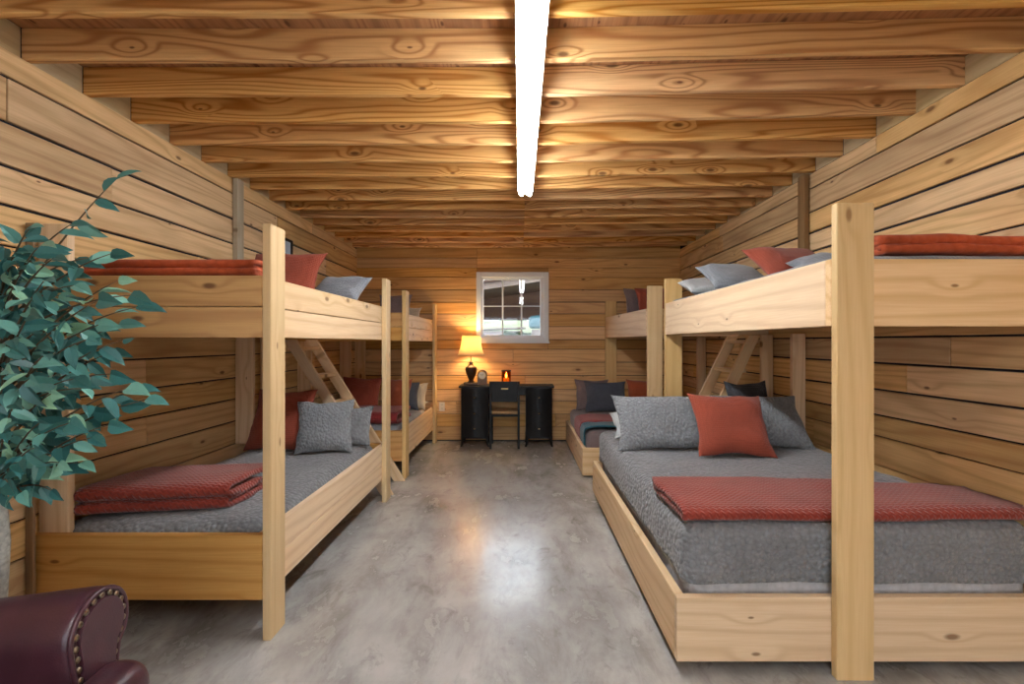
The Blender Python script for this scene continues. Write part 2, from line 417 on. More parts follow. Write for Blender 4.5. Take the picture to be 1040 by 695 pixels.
# back wall with a window hole
WX0, WX1, WZ0, WZ1 = -.575, .378, 1.345, 2.262
bm = bmesh.new()
for lo, hi in (((XL-.14, YB+.012, 0), (WX0, YB+.14, ZT+.14)), ((WX1, YB+.012, 0), (XR+.14, YB+.14, ZT+.14)), ((WX0, YB+.012, 0), (WX1, YB+.14, WZ0)), ((WX0, YB+.012, WZ1), (WX1, YB+.14, ZT+.14))):
    r = bmesh.ops.create_cube(bm, size=1)
    for v in r['verts']: v.co = Vector([(lo[i]+hi[i])/2 + v.co[i]*(hi[i]-lo[i]) for i in range(3)])
wB = link('wall_back', bm_mesh(bm, 'wall_back'), None, None, M['backing']); tag(wB, 'back wall of amber horizontal planks around a white window', kind='structure')
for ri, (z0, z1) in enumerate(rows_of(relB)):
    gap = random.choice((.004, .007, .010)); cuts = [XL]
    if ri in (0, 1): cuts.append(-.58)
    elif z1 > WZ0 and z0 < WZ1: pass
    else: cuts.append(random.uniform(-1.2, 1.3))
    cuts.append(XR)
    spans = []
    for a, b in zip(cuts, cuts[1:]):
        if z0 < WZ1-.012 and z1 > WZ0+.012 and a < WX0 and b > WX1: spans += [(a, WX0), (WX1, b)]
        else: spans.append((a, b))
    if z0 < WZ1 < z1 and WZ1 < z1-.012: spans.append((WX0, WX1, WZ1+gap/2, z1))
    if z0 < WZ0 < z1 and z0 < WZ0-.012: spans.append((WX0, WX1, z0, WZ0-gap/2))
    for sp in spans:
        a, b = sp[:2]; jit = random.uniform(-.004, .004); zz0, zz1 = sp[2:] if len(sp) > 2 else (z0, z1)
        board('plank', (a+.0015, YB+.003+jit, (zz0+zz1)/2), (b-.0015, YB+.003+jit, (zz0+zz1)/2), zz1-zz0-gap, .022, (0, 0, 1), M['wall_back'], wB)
# wall behind the camera with an added glazed opening
DX0, DX1, DZ0, DZ1 = -1.45, 1.45, .06, 2.2
bm = bmesh.new()
for lo, hi in (((XL-.14, YF-.14, 0), (DX0, YF-.012, ZT+.14)), ((DX1, YF-.14, 0), (XR+.14, YF-.012, ZT+.14)), ((DX0, YF-.14, 0), (DX1, YF-.012, DZ0)), ((DX0, YF-.14, DZ1), (DX1, YF-.012, ZT+.14))):
    r = bmesh.ops.create_cube(bm, size=1)
    for v in r['verts']: v.co = Vector([(lo[i]+hi[i])/2 + v.co[i]*(hi[i]-lo[i]) for i in range(3)])
wF = link('wall_front', bm_mesh(bm, 'wall_front'), None, None, M['backing']); tag(wF, 'plank wall around an added wide glass door, behind the viewer', kind='structure')
z = .01
while z < ZT-.02:
    e = min(z+.18, ZT)
    spans = [(XL, DX0), (DX1, XR)] if z < DZ1-.1 else [(XL, XR)]
    for a, b in spans: board('plank', (a, YF-.004, (z+e)/2), (b, YF-.004, (z+e)/2), e-z-.005, .022, (0, 0, 1), M['wall'], wF)
    z = e
d1 = link('added_door_1', None, Matrix.Translation((0, YF-.07, DZ0))); tag(d1, 'wide sliding glass door added unseen behind the viewer for frontal daylight', kind='structure')  # unseen door, added so daylight reaches the sides facing the camera
for a, b in ((DX0, -.01), (.01, DX1)):
    for lo, hi in (((a, YF-.1, DZ0), (a+.07, YF-.05, DZ1)), ((b-.07, YF-.1, DZ0), (b, YF-.05, DZ1)), ((a+.07, YF-.1, DZ0), (b-.07, YF-.05, DZ0+.08)), ((a+.07, YF-.1, DZ1-.08), (b-.07, YF-.05, DZ1))):
        bx('door_frame', lo, hi, M['white'], d1)
    bx('glass_pane', (a+.06, YF-.078, DZ0+.07), (b-.06, YF-.072, DZ1-.07), M['glass'], d1, 0)
# back window
w1 = link('window_1', None, Matrix.Translation(((WX0+WX1)/2, YB, WZ0))); tag(w1, 'white framed sliding window in the back wall', kind='structure')
for lo, hi in (((WX0-.01, YB-.03, WZ0-.01), (WX0+.055, YB+.06, WZ1+.01)), ((WX1-.055, YB-.03, WZ0-.01), (WX1+.01, YB+.06, WZ1+.01)),
               ((WX0+.055, YB-.03, WZ0-.01), (WX1-.055, YB+.06, WZ0+.05)), ((WX0+.055, YB-.03, WZ1-.06), (WX1-.055, YB+.06, WZ1+.01))):
    bx('window_frame', lo, hi, M['white'], w1, .006)
sx0, sx1, sz0, sz1 = WX0+.055, WX1-.055, WZ0+.05, WZ1-.06
for lo, hi in (((sx0, YB+.0, sz0), (sx0+.03, YB+.045, sz1)), ((sx1-.05, YB+.0, sz0), (sx1, YB+.045, sz1)), ((sx0+.03, YB+.0, sz0), (sx1-.05, YB+.045, sz0+.03)), ((sx0+.03, YB+.0, sz1-.03), (sx1-.05, YB+.045, sz1))):
    bx('sash', lo, hi, M['white'], w1, .004)
for x in (-.232, .022): bx('muntin', (x-.010, YB+.012, sz0+.03), (x+.010, YB+.034, sz1-.03), M['white'], w1, .002)
bx('muntin', (sx0+.03, YB+.014, 1.815-.006), (sx1-.05, YB+.032, 1.815+.006), M['white'], w1, .002)
xs = [sx0+.025, -.232, .022, sx1-.045]; zs = [sz0+.025, 1.815, sz1-.025]
for a, b in zip(xs, xs[1:]):
    for c0, d0 in zip(zs, zs[1:]): bx('glass_pane', (a, YB+.022, c0), (b, YB+.025, d0), M['glass'], w1, 0)
bx('window_sill', (WX0-.02, YB-.045, WZ0-.03), (WX1+.02, YB+.03, WZ0-.008), M['white'], w1, .004)
# wall battens
bx('batten', (XL+.012, 3.90, 1.72), (XL+.05, 3.99, ZT-.005), M['stud'], wL)
bx('batten', (XL+.012, 2.262, .02), (XL+.05, 2.277, 1.86), M['stud_dark'], wL)
bx('batten', (XR-.05, 3.80, 1.72), (XR-.012, 3.89, ZT-.005), M['stud_dark'], wR)
# ------------------------------------------------------------------ ceiling lights
def strip_light(y0, y1, label):
    t_ = thing('ceiling_light', (.044, (y0+y1)/2, ZT), label, 'light', 'twin tube ceiling lights')
    # channel body with sloping sides
    bm = bmesh.new(); pr = [(-.045, 0), (-.060, -.046), (-.060, -.050), (.060, -.050), (.060, -.046), (.045, 0)]
    L = y1-y0; va = [bm.verts.new((x, -L/2, z)) for x, z in pr]; vb = [bm.verts.new((x, L/2, z)) for x, z in pr]
    for i in range(len(pr)): bm.faces.new((va[i], va[(i+1) % 6], vb[(i+1) % 6], vb[i]))
    bm.faces.new(va[::-1]); bm.faces.new(vb)
    link('housing', bm_mesh(bm, 'housing'), Matrix.Translation((.044, (y0+y1)/2, ZT-.001)), t_, M['enamel'])
    for s in (-1, 1):
        x = .044+s*.031
        bm = bmesh.new(); tube_bm(bm, [(0, -L/2+.05, 0), (0, L/2-.05, 0)], [.019, .019], 16)
        tb = link('fluorescent_tube', bm_mesh(bm, 'tube', True), Matrix.Translation((x, (y0+y1)/2, ZT-.070)), t_, M['tube'])
        for q in (-1, 1):
            bm = bmesh.new(); tube_bm(bm, [(0, q*(L/2-.05), 0), (0, q*(L/2-.022), 0)], [.0185, .015], 16)
            link('end_cap', bm_mesh(bm, 'end_cap', True), Matrix.Translation((x, (y0+y1)/2, ZT-.070)), tb, M['enamel'])
    for q in (y0, y1-.022):
        bx('socket_bracket', (.044-.05, q, ZT-.066), (.044+.05, q+.022, ZT-.03), M['enamel'], t_)
    return t_
strip_light(1.70, 4.14, 'white twin tube ceiling light glowing under the joists ahead')
strip_light(-2.0, .44, 'white twin tube ceiling light added unseen behind the viewer for frontal light')  # out of view; added to brighten the sides facing the camera
# ------------------------------------------------------------------ bunk beds
BT, BW = .038, .14
def left_bunk(y0, y1, label, zu=(1.35, 1.63), zl=(.18, .47), mid=None):
    t_ = thing('bunk_bed', (-1.65, (y0+y1)/2, 0), label, 'bunk bed', 'pine bunk beds')
    xi, xo = -1.147, -1.109
    for ya in (y0, y1-BW):
        bx('post', (xi, ya, 0), (xo, ya+BW, 1.86 if y0 < 3 else 1.835), M['post'], t_)
    for yy in ([y0+.042, y1-.085] + ([mid] if mid else [])):
        bx('wall_post', (XL+.016, yy, 0 if yy < 2.5 else .55), (XL+.15, yy+.038, 1.87 if yy < 3 else zu[0]+.2), M['bed'], t_)
    for (z0, z1), nm in ((zu, 'upper'), (zl, 'lower')):
        h = (z1-z0)/2
        if nm == 'upper':
            for i in (0, 1): bx('front_rail', (XL+.012, y0+.002, z0+i*h+.0015), (xi-.001, y0+.04, z0+(i+1)*h-.0015), M['bed_warm_shaded'], t_)
        else: bx('front_rail', (XL+.012, y0+.002, z0), (xi-.001, y0+.04, z1), M['bed_warm_shaded'], t_)
        for i in (0, 1): bx('side_rail', (xi-.039, y0+.041, z0+i*h+.002), (xi-.001, y1-.012, z0+(i+1)*h-.002), M['bed'], t_)
        bx('end_rail', (XL+.016, y1-.045, z0), (xi-.04, y1-.008, z1), M['bed_warm_shaded'], t_)
        bx('wall_rail', (XL+.0165, y0+.083, z0+.03), (XL+.054, y1-.09, z0+.165), M['bed_warm_shaded'], t_) if not mid else None
        bx('platform', (XL+.155, y0+.045, z0+.10), (xi-.041, y1-.09, z0+.118), M['deck'], t_)
    return t_
left_bunk(2.28, 4.39, 'pine bunk bed nearest the viewer on the left, beside the leafy plant', mid=3.93)
left_bunk(4.98, 6.86, 'pine bunk bed in the far left corner, beside the desk', (1.34, 1.62), (.17, .466), mid=6.2)
def right_bunk(y0, y1, label, zl, zu, front_x, ux0, ux1, mid=None):
    """queen below, single above; y0 front of the lower rail"""
    t_ = thing('bunk_bed', (1.4, (y0+y1)/2, 0), label, 'bunk bed', 'pine bunk beds')
    bx('post', (ux0[0], y0-.04, 0), (ux0[0]+.147, y0-.002, 1.879), M['post'], t_)
    bx('post', (ux1[0], y1-.04, 0), (ux1[0]+.147, y1-.002, 1.879), M['post'], t_)
    bx('front_rail', (front_x, y0, zl[0]), (XR-.012, y0+.038, zl[1]), M['bed'], t_)
    bx('side_rail', (front_x, y0+.039, zl[0]), (front_x+.038, y1-.042, zl[1]), M['bed'], t_)
    bx('platform', (front_x+.04, y0+.04, zl[0]+.12), (XR-.074, y1-.05, zl[0]+.14), M['deck'], t_)
    bx('end_rail', (front_x+.04, y1-.08, zl[0]), (XR-.012, y1-.042, zl[1]), M['bed'], t_)
    for xx in (front_x+.15, XR-.3):
        for yy in (y0+.45, y1-.30): bx('leg', (xx, yy, 0), (xx+.08, yy+.08, zl[0]+.119), M['bed'], t_)
    bx('front_rail', (ux0[0], y0, zu[0]), (XR-.012, y0+.038, zu[1]), M['bed'], t_)
    board('side_rail', (ux0[0]+.019, y0+.039, (zu[0]+zu[1])/2), (ux1[0]+.019, y1-.041, (zu[0]+zu[1])/2), zu[1]-zu[0], .038, (0, 0, 1), M['bed'], t_)
    bx('end_rail', (max(ux0[0], ux1[0])+.15, y1-.04, zu[0]), (XR-.012, y1-.002, zu[1]), M['bed'], t_)
    bx('platform', (max(ux0[0], ux1[0])+.04, y0+.04, zu[0]+.06), (XR-.012, y1-.042, zu[0]+.078), M['deck'], t_)
    for yy in ([y1-.13] + ([mid] if mid else [])):
        bx('wall_post', (XR-.115, yy, zl[1]+.30), (XR-.016, yy+.038, zu[0]-.001), M['bed'], t_)
    return t_
right_bunk(2.05, 4.46, 'pine bunk bed nearest the viewer on the right, double below, single above', (.05, .308), (1.395, 1.665), .628, (1.245,), (1.255,), mid=3.84)
right_bunk(5.02, 6.86, 'pine bunk bed in the far right corner behind the near right bunk', (.02, .29), (1.39, 1.66), .615, (1.243,), (1.142,), mid=5.9)
# ------------------------------------------------------------------ ladders
def ladder(label, foot, top, yn, yf, zs):
    t_ = thing('ladder', (foot[0], (yn+yf)/2, 0), label, 'ladder', 'wooden bunk ladders')
    d = Vector((top[0]-foot[0], 0, top[1]-foot[1])); n = Vector((-d.z, 0, d.x)).normalized()
    for y in (yn+.019, yf-.019):
        # stringer with floor-cut foot
        L = d.length; bm = bmesh.new(); dn = d.normalized(); w = .09
        side = 1 if d.x < 0 else -1      # aisle side
        A = Vector((foot[0], 0, 0)); B = Vector((top[0], 0, top[1]))
        back = Vector((-side*w/math.sin(math.atan2(d.z, abs(d.x))), 0, 0))
        P = [A, B, B+back, A+back]
        o = (A+B+back)/2
        fr = Matrix(((dn.x, 0, n.x, 0), (0, 1, 0, 0), (dn.z, 0, n.z, 0), (0, 0, 0, 1)))
        if fr.determinant() < 0: fr = Matrix(((dn.x, 0, -n.x, 0), (0, 1, 0, 0), (dn.z, 0, -n.z, 0), (0, 0, 0, 1)))
        inv = fr.to_3x3().inverted()
        va = [bm.verts.new(inv @ (p-o) + Vector((0, -.019, 0))) for p in P]; vb = [bm.verts.new(inv @ (p-o) + Vector((0, .019, 0))) for p in P]
        bm.faces.new(va); bm.faces.new(vb[::-1])
        for i in range(4): bm.faces.new((va[i], vb[i], vb[(i+1) % 4], va[(i+1) % 4]))
        bmesh.ops.bevel(bm, geom=bm.edges[:], offset=.003, segments=1, affect='EDGES')
        mw = fr.copy(); mw.translation = (o.x, y, o.z)
        link('stringer', bm_mesh(bm, 'stringer'), mw, t_, M['bed'])
    for z in zs:
        f = z/top[1]; x = foot[0]+(top[0]-foot[0])*f
        sd = 1 if top[0] < foot[0] else -1
        bx('tread', (min(x-sd*.005, x-sd*.135), yn+.0385, z-.03), (max(x-sd*.005, x-sd*.135), yf-.0385, z), M['bed'], t_)
    return t_
ladder('wooden ladder leaning in the gap between the two left bunk beds', (-1.10, 0), (-1.95, 1.36), 4.44, 4.93, (.27, .53, .79, 1.04, 1.29))
ladder('wooden ladder leaning in the gap between the two right bunk beds', (1.34, 0), (2.0, 1.39), 4.465, 4.96, (.28, .55, .82, 1.09, 1.35))
# ------------------------------------------------------------------ mattresses and quilts
def mattress(lo, hi, label, mat=None, ins=.03):
    if ins: lo = (lo[0]+ins, lo[1]+ins, lo[2]); hi = (hi[0]-ins, hi[1]-ins, hi[2]-.012)
    s = [hi[i]-lo[i] for i in range(3)]; c = [(hi[i]+lo[i])/2 for i in range(3)]
    bm = soft_box_bm(*s, min(.07, s[2]*.42), 14, 18, 6, .003, 6, 1)
    return tag(link('mattress', bm_mesh(bm, 'mattress', True), Matrix.Translation(c), None, mat or M['mattress']), label, 'mattress', 'bunk mattresses')
def quilt(lo, hi, label, mat, seed=0, amp=.008, rad=.06):
    """spread draped over the mattress: open below"""
    s = [hi[i]-lo[i] for i in range(3)]; c = [(hi[i]+lo[i])/2 for i in range(3)]
    bm = soft_box_bm(*s, min(rad, s[2]*.8), 34, 44, 8, amp, 5, seed, False)
    o = link('quilt', bm_mesh(bm, 'quilt', True), Matrix.Translation(c), None, mat); solidify(o, .008, -1)
    return tag(o, label, 'quilt', 'bed quilts')
# near left lower, upper
xa, xb = XL+.16, -1.195
mattress((xa-.11, 2.335, .30), (xb-.004, 4.29, .475), 'mattress under the grey quilt, lower bunk at near left')
quilt((xa-.12, 2.328, .34), (xb, 4.297, .50), 'dark grey quilt on the lower bunk at near left', M['grey_quilt'], 1, .010, .10)
mattress((xa, 2.335, 1.470), (xb-.004, 4.29, 1.60), 'mattress on the upper bunk at near left')
quilt((xa-.005, 2.328, 1.50), (xb, 4.297, 1.625), 'grey quilt on the upper bunk at near left', M['grey_quilt'], 2)
# far left
mattress((xa, 5.035, .29), (xb-.004, 6.76, .47), 'mattress on the lower bunk at far left')
quilt((xa-.005, 5.03, .34), (xb, 6.3, .50), 'blue grey quilt on the lower bunk at far left', M['blue_grey'], 3)
mattress((xa, 5.035, 1.460), (xb-.004, 6.76, 1.58), 'mattress on the upper bunk at far left')
# near right lower (queen), upper
mattress((.678, 2.10, .192), (2.13, 4.36, .56), 'thick mattress with pale edge under the grey quilt, near right double bed', ins=.012)
quilt((.670, 2.092, .345), (2.135, 4.37, .585), 'grey quilt tucked over the near right double bed', M['grey_quilt'], 4, .012, .07)
mattress((1.30, 2.10, 1.475), (2.14, 4.40, 1.66), 'mattress on the upper bunk at near right')
quilt((1.29, 2.094, 1.53), (2.145, 4.408, 1.690), 'blue grey quilt on the upper bunk at near right', M['blue_grey'], 5, .006, .04)
# far right lower, upper
mattress((.665, 5.07, .162), (2.13, 6.76, .42), 'mattress on the lower bed at far right')
quilt((.658, 5.065, .24), (2.135, 6.765, .45), 'mauve grey quilt on the lower bed at far right', M['mauve'], 6)
mattress((1.29, 5.07, 1.47), (2.14, 6.81, 1.62), 'mattress on the upper bunk at far right')
# ------------------------------------------------------------------ throws
def fold2(y0, y1, z, h, back=None):
    """path of a throw folded in two with the fold at the front (y0)"""
    b = back or y1
    return [(y1, z+.008), ((y0+y1)/2, z+.006), (y0+.03, z+.008), (y0, z+h*.30), (y0-.004, z+h*.5), (y0+.002, z+h*.75), (y0+.03, z+h), ((y0+y1)/2, z+h*.95), (b, z+h*.86)]
# near left lower: stacked folds, turned a little
def skL(q, u, v):
    q.y += (u-.5)*(.20) ; q.x += 0
    q.z += -.02*(u-.5)
    return q
o = sheet('throw', [(2.98, .525), (2.7, .522), (2.48, .522), (2.448, .535), (2.455, .556), (2.54, .562), (2.75, .565), (2.80, .569), (2.75, .577), (2.51, .580), (2.45, .590), (2.44, .610), (2.475, .628), (2.65, .630), (2.95, .615)], -2.05, -1.45, 26, .026, M['red'],
      'rust red woven throw folded in layers on the lower bunk at near left', 'throw', 'rust red throws', .006, 2, skL)
def fold4(y0, y1, z, h):
    m = (y0+y1)/2; a = h/2-.006
    return [(y1, z+.006), (m, z+.004), (y0+.03, z+.004), (y0, z+a*.5), (y0+.03, z+a*.9), (m, z+a), (y1-.05, z+a), (y1-.02, z+a+.006), (y1-.05, z+a+.012), (m, z+a+.012), (y0+.035, z+a+.014), (y0+.008, z+a+.012+a*.5), (y0+.045, z+h), (m, z+h), (y1, z+h*.92)]
sheet('throw', fold4(2.35, 2.62, 1.643, .062), -2.02, -1.24, 26, .024, M['rust'], 'plush rust throw folded at the end of the upper bunk at near left', 'throw', 'rust red throws', .010, 3)
# near right lower
def skR(q, u, v):
    if u > .55 and v > .5: q.y -= (u-.55)*.42*(v-.5)*2
    q.z += .004*math.sin(u*9)
    return q
sheet('throw', [(2.60, .598), (2.35, .60), (2.17, .598), (2.125, .592), (2.105, .604), (2.118, .625), (2.17, .632), (2.4, .632), (2.64, .625)], 0.672, 2.12, 40, .022, M['red'],
      'long rust red woven throw across the foot of the near right double bed', 'throw', 'rust red throws', .007, 5, skR)
sheet('throw', fold4(2.11, 2.42, 1.708, .066), 1.50, 2.12, 26, .026, M['rust'], 'plush rust throw folded at the end of the upper bunk at near right', 'throw', 'rust red throws', .010, 6)
# far left lower
sheet('throw', fold2(5.10, 5.75, .515, .10), -2.0, -1.22, 20, .03, M['red2'], 'crimson throw folded on the lower bunk at far left', 'throw', 'rust red throws', .008, 7)
# far right lower: crimson and teal drape over the side
def drape(name, y0, y1, mat, label, seed):
    bm = bmesh.new(); g = {}
    path = [(.652, .30), (.648, .36), (.646, .42), (.66, .458), (.72, .472), (.95, .472), (1.3, .470), (1.6, .468)]
    pts = []
    for a, b in zip(path, path[1:]):
        for i in range(6): pts.append((a[0]+(b[0]-a[0])*i/6, a[1]+(b[1]-a[1])*i/6))
    pts.append(path[-1]); ny = 14
    cy = (y0+y1)/2
    for j in range(ny+1):
        y = y0+(y1-y0)*j/ny
        for i, (x, z) in enumerate(pts):
            n_ = noise.noise(Vector((x*3, y*7, seed)))
            g[i, j] = bm.verts.new((x-.65-(.006*abs(n_) if z < .46 else 0), y-cy, z-.3+abs(n_)*.018*(z > .46)+.004))
    for i in range(len(pts)-1):
        for j in range(ny): bm.faces.new((g[i, j], g[i+1, j], g[i+1, j+1], g[i, j+1]))
    o = link(name, bm_mesh(bm, name, True), Matrix.Translation((.65, cy, .3)), None, mat); solidify(o, .014, 1)
    return tag(o, label, 'throw', 'throws on the far right bed')
drape('throw', 5.42, 5.95, M['red2'], 'crimson throw draped over the lower bed at far right', 1)
drape('throw', 5.09, 5.38, M['teal'], 'teal throw draped over the foot of the lower bed at far right', 4)
# ------------------------------------------------------------------ pillows
P = pillow
# near left lower
P('rust red square pillow leaning on the lower bunk at near left', (-1.86, 3.86, .502), .50, .50, .16, 66, -8, M['red_pillow'], 1)
P('grey quilted pillow beside the rust pillow, lower bunk at near left', (-1.45, 3.78, .502), .42, .42, .14, 64, 14, M['grey_sham'], 2)
P('dark grey pillow nearest the ladder, lower bunk at near left', (-1.36, 4.05, .502), .34, .38, .13, 50, 10, M['grey_quilt'], 3)
# near left upper
P('rust red pillow on the upper bunk at near left', (-1.66, 3.50, 1.625), .52, .42, .15, 58, 0, M['red_pillow'], 4)
P('pale blue grey pillow on the upper bunk at near left', (-1.42, 3.84, 1.625), .42, .36, .13, 38, -8, M['blue_grey'], 5)
# far left lower
P('dark maroon pillow on the lower bunk at far left', (-1.83, 5.80, .50), .46, .46, .15, 68, 0, M['red_pillow'], 6)
P('orange red pillow on the lower bunk at far left', (-1.46, 5.95, .50), .34, .42, .14, 72, -14, M['orange_pillow'], 7)
P('slate blue pillow on the lower bunk at far left', (-1.42, 6.20, .50), .38, .36, .13, 70, 0, M['slate'], 8)
P('cream pillow standing on the lower bunk at far left', (-1.35, 6.42, .475), .34, .36, .13, 70, -10, M['cream'], 9)
P('cream pillow lying flat by the back wall, lower bunk at far left', (-1.42, 6.47, .475), .42, .28, .12, 3, 0, M['cream'], 10)
P('brown pillow on the upper bunk at far left', (-1.50, 6.05, 1.58), .40, .36, .13, 65, 0, M['mauve'], 11)
P('small cream pillow behind the side rail, upper bunk at far left', (-1.32, 6.2, 1.58), .22, .20, .09, 60, 0, M['cream'], 12)
# near right lower
P('long grey quilted pillow at the left of the near right double bed', (1.045, 3.50, .588), .76, .46, .17, 50, 0, M['grey_sham'], 13, sink=.004)
P('long grey quilted pillow against the wall on the near right double bed', (1.74, 3.54, .588), .64, .46, .17, 48, 0, M['grey_sham'], 14, sink=.004)
P('rust red square pillow in front of the grey pillows, near right double bed', (1.40, 3.27, .588), .50, .48, .14, 52, 0, M['red_pillow'], 15, roll=-2)
P('white pillow peeking out behind the long grey pillow, near right double bed', (.97, 3.86, .588), .50, .34, .13, 28, 0, M['white_cloth'], 16)
P('charcoal pillow in the corner behind the grey pillows, near right double bed', (1.82, 3.93, .588), .34, .48, .13, 62, 0, M['char'], 17)
# near right upper
P('rust red pillow on the upper bunk at near right', (1.74, 3.05, 1.692), .52, .40, .15, 36, 10, M['red_pillow'], 18)
P('blue grey pillow beside the rust pillow, upper bunk at near right', (1.58, 3.56, 1.692), .46, .40, .14, 30, 4, M['blue_grey'], 19)
P('pale crumpled pillow nearest the far post, upper bunk at near right', (1.52, 3.95, 1.692), .40, .36, .13, 18, 0, M['white_cloth'], 20)
P('grey crumpled pillow beside the near post, upper bunk at near right', (1.75, 2.72, 1.692), .40, .28, .12, 14, 0, M['blue_grey'], 21)
# far right lower and upper
P('slate blue pillow on the lower bed at far right', (1.08, 6.36, .452), .54, .42, .15, 66, 0, M['slate'], 22)
P('mauve pillow behind the slate pillow on the lower bed at far right', (.93, 6.55, .452), .44, .42, .12, 70, 0, M['mauve'], 23)
P('orange red pillow on the lower bed at far right', (1.56, 6.36, .452), .42, .44, .14, 66, 0, M['orange_pillow'], 24)
P('rust pillow on the upper bunk at far right', (1.58, 5.85, 1.62), .46, .40, .14, 60, 0, M['red_pillow'], 25)
P('mauve pillow behind the rust pillow, upper bunk at far right', (1.48, 6.15, 1.62), .40, .42, .13, 62, 0, M['mauve'], 26)
# ------------------------------------------------------------------ desk
DY0, DY1, DZ = 6.46, 6.85, .774
dk = thing('desk', (-.17, 6.65, 0), 'black kneehole desk with bowed pedestals below the window', 'desk')
def bow_prism(x0, x1, y0, y1, z0, z1, bow, name, mat, parent, n=12):
    bm = bmesh.new(); cx, cy, cz = (x0+x1)/2, (y0+y1)/2, (z0+z1)/2
    pl = [(x0, y1), (x0, y0)] + [(x0+(x1-x0)*i/n, y0-bow*math.sin(PI*i/n)) for i in range(1, n)] + [(x1, y0), (x1, y1)]
    a = [bm.verts.new((x-cx, y-cy, z0-cz)) for x, y in pl]; b = [bm.verts.new((x-cx, y-cy, z1-cz)) for x, y in pl]
    for i in range(len(pl)): bm.faces.new((a[i], a[(i+1) % len(pl)], b[(i+1) % len(pl)], b[i]))
    bm.faces.new(a[::-1]); bm.faces.new(b)
    return link(name, bm_mesh(bm, name), Matrix.Translation((cx, cy, cz)), parent, mat)
for px0, px1 in ((-.745, -.40), (.075, .41)):
    bow_prism(px0, px1, DY0+.03, DY1-.01, .13, DZ-.026, .035, 'pedestal', M['black_wood'], dk)
    for i, (a, b) in enumerate(((.145, .33), (.338, .52), (.528, .73))):
        dr = bow_prism(px0+.03, px1-.03, DY0+.026, DY0+.036, a, b, .033, 'drawer', M['black_wood'], dk)
        lathe('knob', [(0, -.008), (.012, -.006), (.012, .004), (0, .008)], ((px0+px1)/2, DY0-.012, (a+b)/2), M['brass'], dr, 10)
    for xx in (px0, px1-.03):
        for yy in (DY0+.03, DY1-.045):
            bm = bmesh.new(); 
            fl_ = -.018 if xx == px0 else .018
            tube_bm(bm, [(0, 0, .135), (0, 0, .07), (fl_*.4, 0, .03), (fl_, 0, 0)], [.02, .017, .014, .012], 8)
            link('leg', bm_mesh(bm, 'leg', True), Matrix.Translation((xx+.015, yy+.017, 0)), dk, M['black_wood'])
    bx('leg_rail', (px0+.02, DY0+.05, .10), (px1-.02, DY0+.07, .128), M['black_wood'], dk)
bx('drawer', (-.398, DY0+.05, DZ-.12), (.073, DY0+.07, DZ-.028), M['black_wood'], dk)
bow_prism(-.775, .435, DY0+.01, DY1, DZ-.025, DZ, .012, 'desk_top', M['black_wood'], dk)
# ------------------------------------------------------------------ chair
chx, chy = -.19, 6.38
ch = thing('chair', (chx, chy, 0), 'small black wooden chair tucked under the desk', 'chair')
for s in (-1, 1):
    xx = chx+s*.175
    bx('rear_leg', (xx-.014, chy-.015, 0), (xx+.014, chy+.015, .84), M['black_wood'], ch)
    bx('front_leg', (xx-.014, chy+.32, 0), (xx+.014, chy+.35, .42), M['black_wood'], ch)
    bx('side_stretcher', (xx-.008, chy+.016, .19), (xx+.008, chy+.319, .215), M['black_wood'], ch)
# back panel with hand slot
bm = bmesh.new()
def rect(bm, x0, x1, z0, z1, y0=-.009, y1=.009):
    r = bmesh.ops.create_cube(bm, size=1)
    for v in r['verts']: v.co = Vector(((x0+x1)/2+v.co.x*(x1-x0), (y0+y1)/2+v.co.y*(y1-y0), (z0+z1)/2+v.co.z*(z1-z0)))
rect(bm, -.16, .16, .585, .735); rect(bm, -.16, .16, .765, .84); rect(bm, -.16, -.045, .735, .765); rect(bm, .045, .16, .735, .765)
link('backrest', bm_mesh(bm, 'backrest'), Matrix.Translation((chx, chy, 0)), ch, M['black_wood'])
bx('hand_grip', (chx-.044, chy-.006, .742), (chx+.044, chy+.006, .756), M['brass'], ch)
bx('seat_frame', (chx-.19, chy-.01, .40), (chx+.19, chy+.35, .425), M['black_wood'], ch)
bm = soft_box_bm(.36, .32, .04, .015, 8, 8, 3)
link('seat', bm_mesh(bm, 'seat', True), Matrix.Translation((chx, chy+.18, .444)), ch, M['seat_pad'])
# ------------------------------------------------------------------ table lamp
lx, ly = -.635, 6.66
lp = thing('table_lamp', (lx, ly, DZ), 'lit table lamp with cream bell shade and dark urn base', 'lamp')
bronze = plain('dark_bronze', (.06, .028, .012), .35, .3, var=.3, sc=25)
t = NT('lamp_shade'); t.color((.8, .66, .42)); t.rough(.9); tl = t.n('ShaderNodeBsdfTranslucent'); tl.inputs[0].default_value = (.9, .72, .42, 1)
mx = t.n('ShaderNodeMixShader'); mx.inputs[0].default_value = .32
t.t.links.new(t.b.outputs[0], mx.inputs[1]); t.t.links.new(tl.outputs[0], mx.inputs[2]); t.t.links.new(mx.outputs[0], t.t.nodes['Material Output'].inputs[0])
shade_m = t.m
bx('base', (lx-.095, ly-.065, DZ), (lx+.095, ly+.065, DZ+.035), bronze, lp, .008, 2)
lathe('urn', [(.0, .03), (.05, .035), (.035, .05), (.028, .065), (.04, .09), (.066, .15), (.078, .20), (.074, .225), (.05, .245), (.03, .255), (.024, .28), (.032, .295), (.02, .305), (0, .306)], (lx, ly, DZ), bronze, lp)
lathe('stem', [(0, .30), (.008, .30), (.008, .47), (0, .47)], (lx, ly, DZ), M['brass'], lp, 10)
b_ = lathe('bulb', [(0, .43), (.012, .43), (.014, .45), (.03, .49), (.028, .52), (.014, .54), (0, .545)], (lx, ly, DZ), emit('lamp_bulb', (1, .74, .42), 60.0), lp, 16)
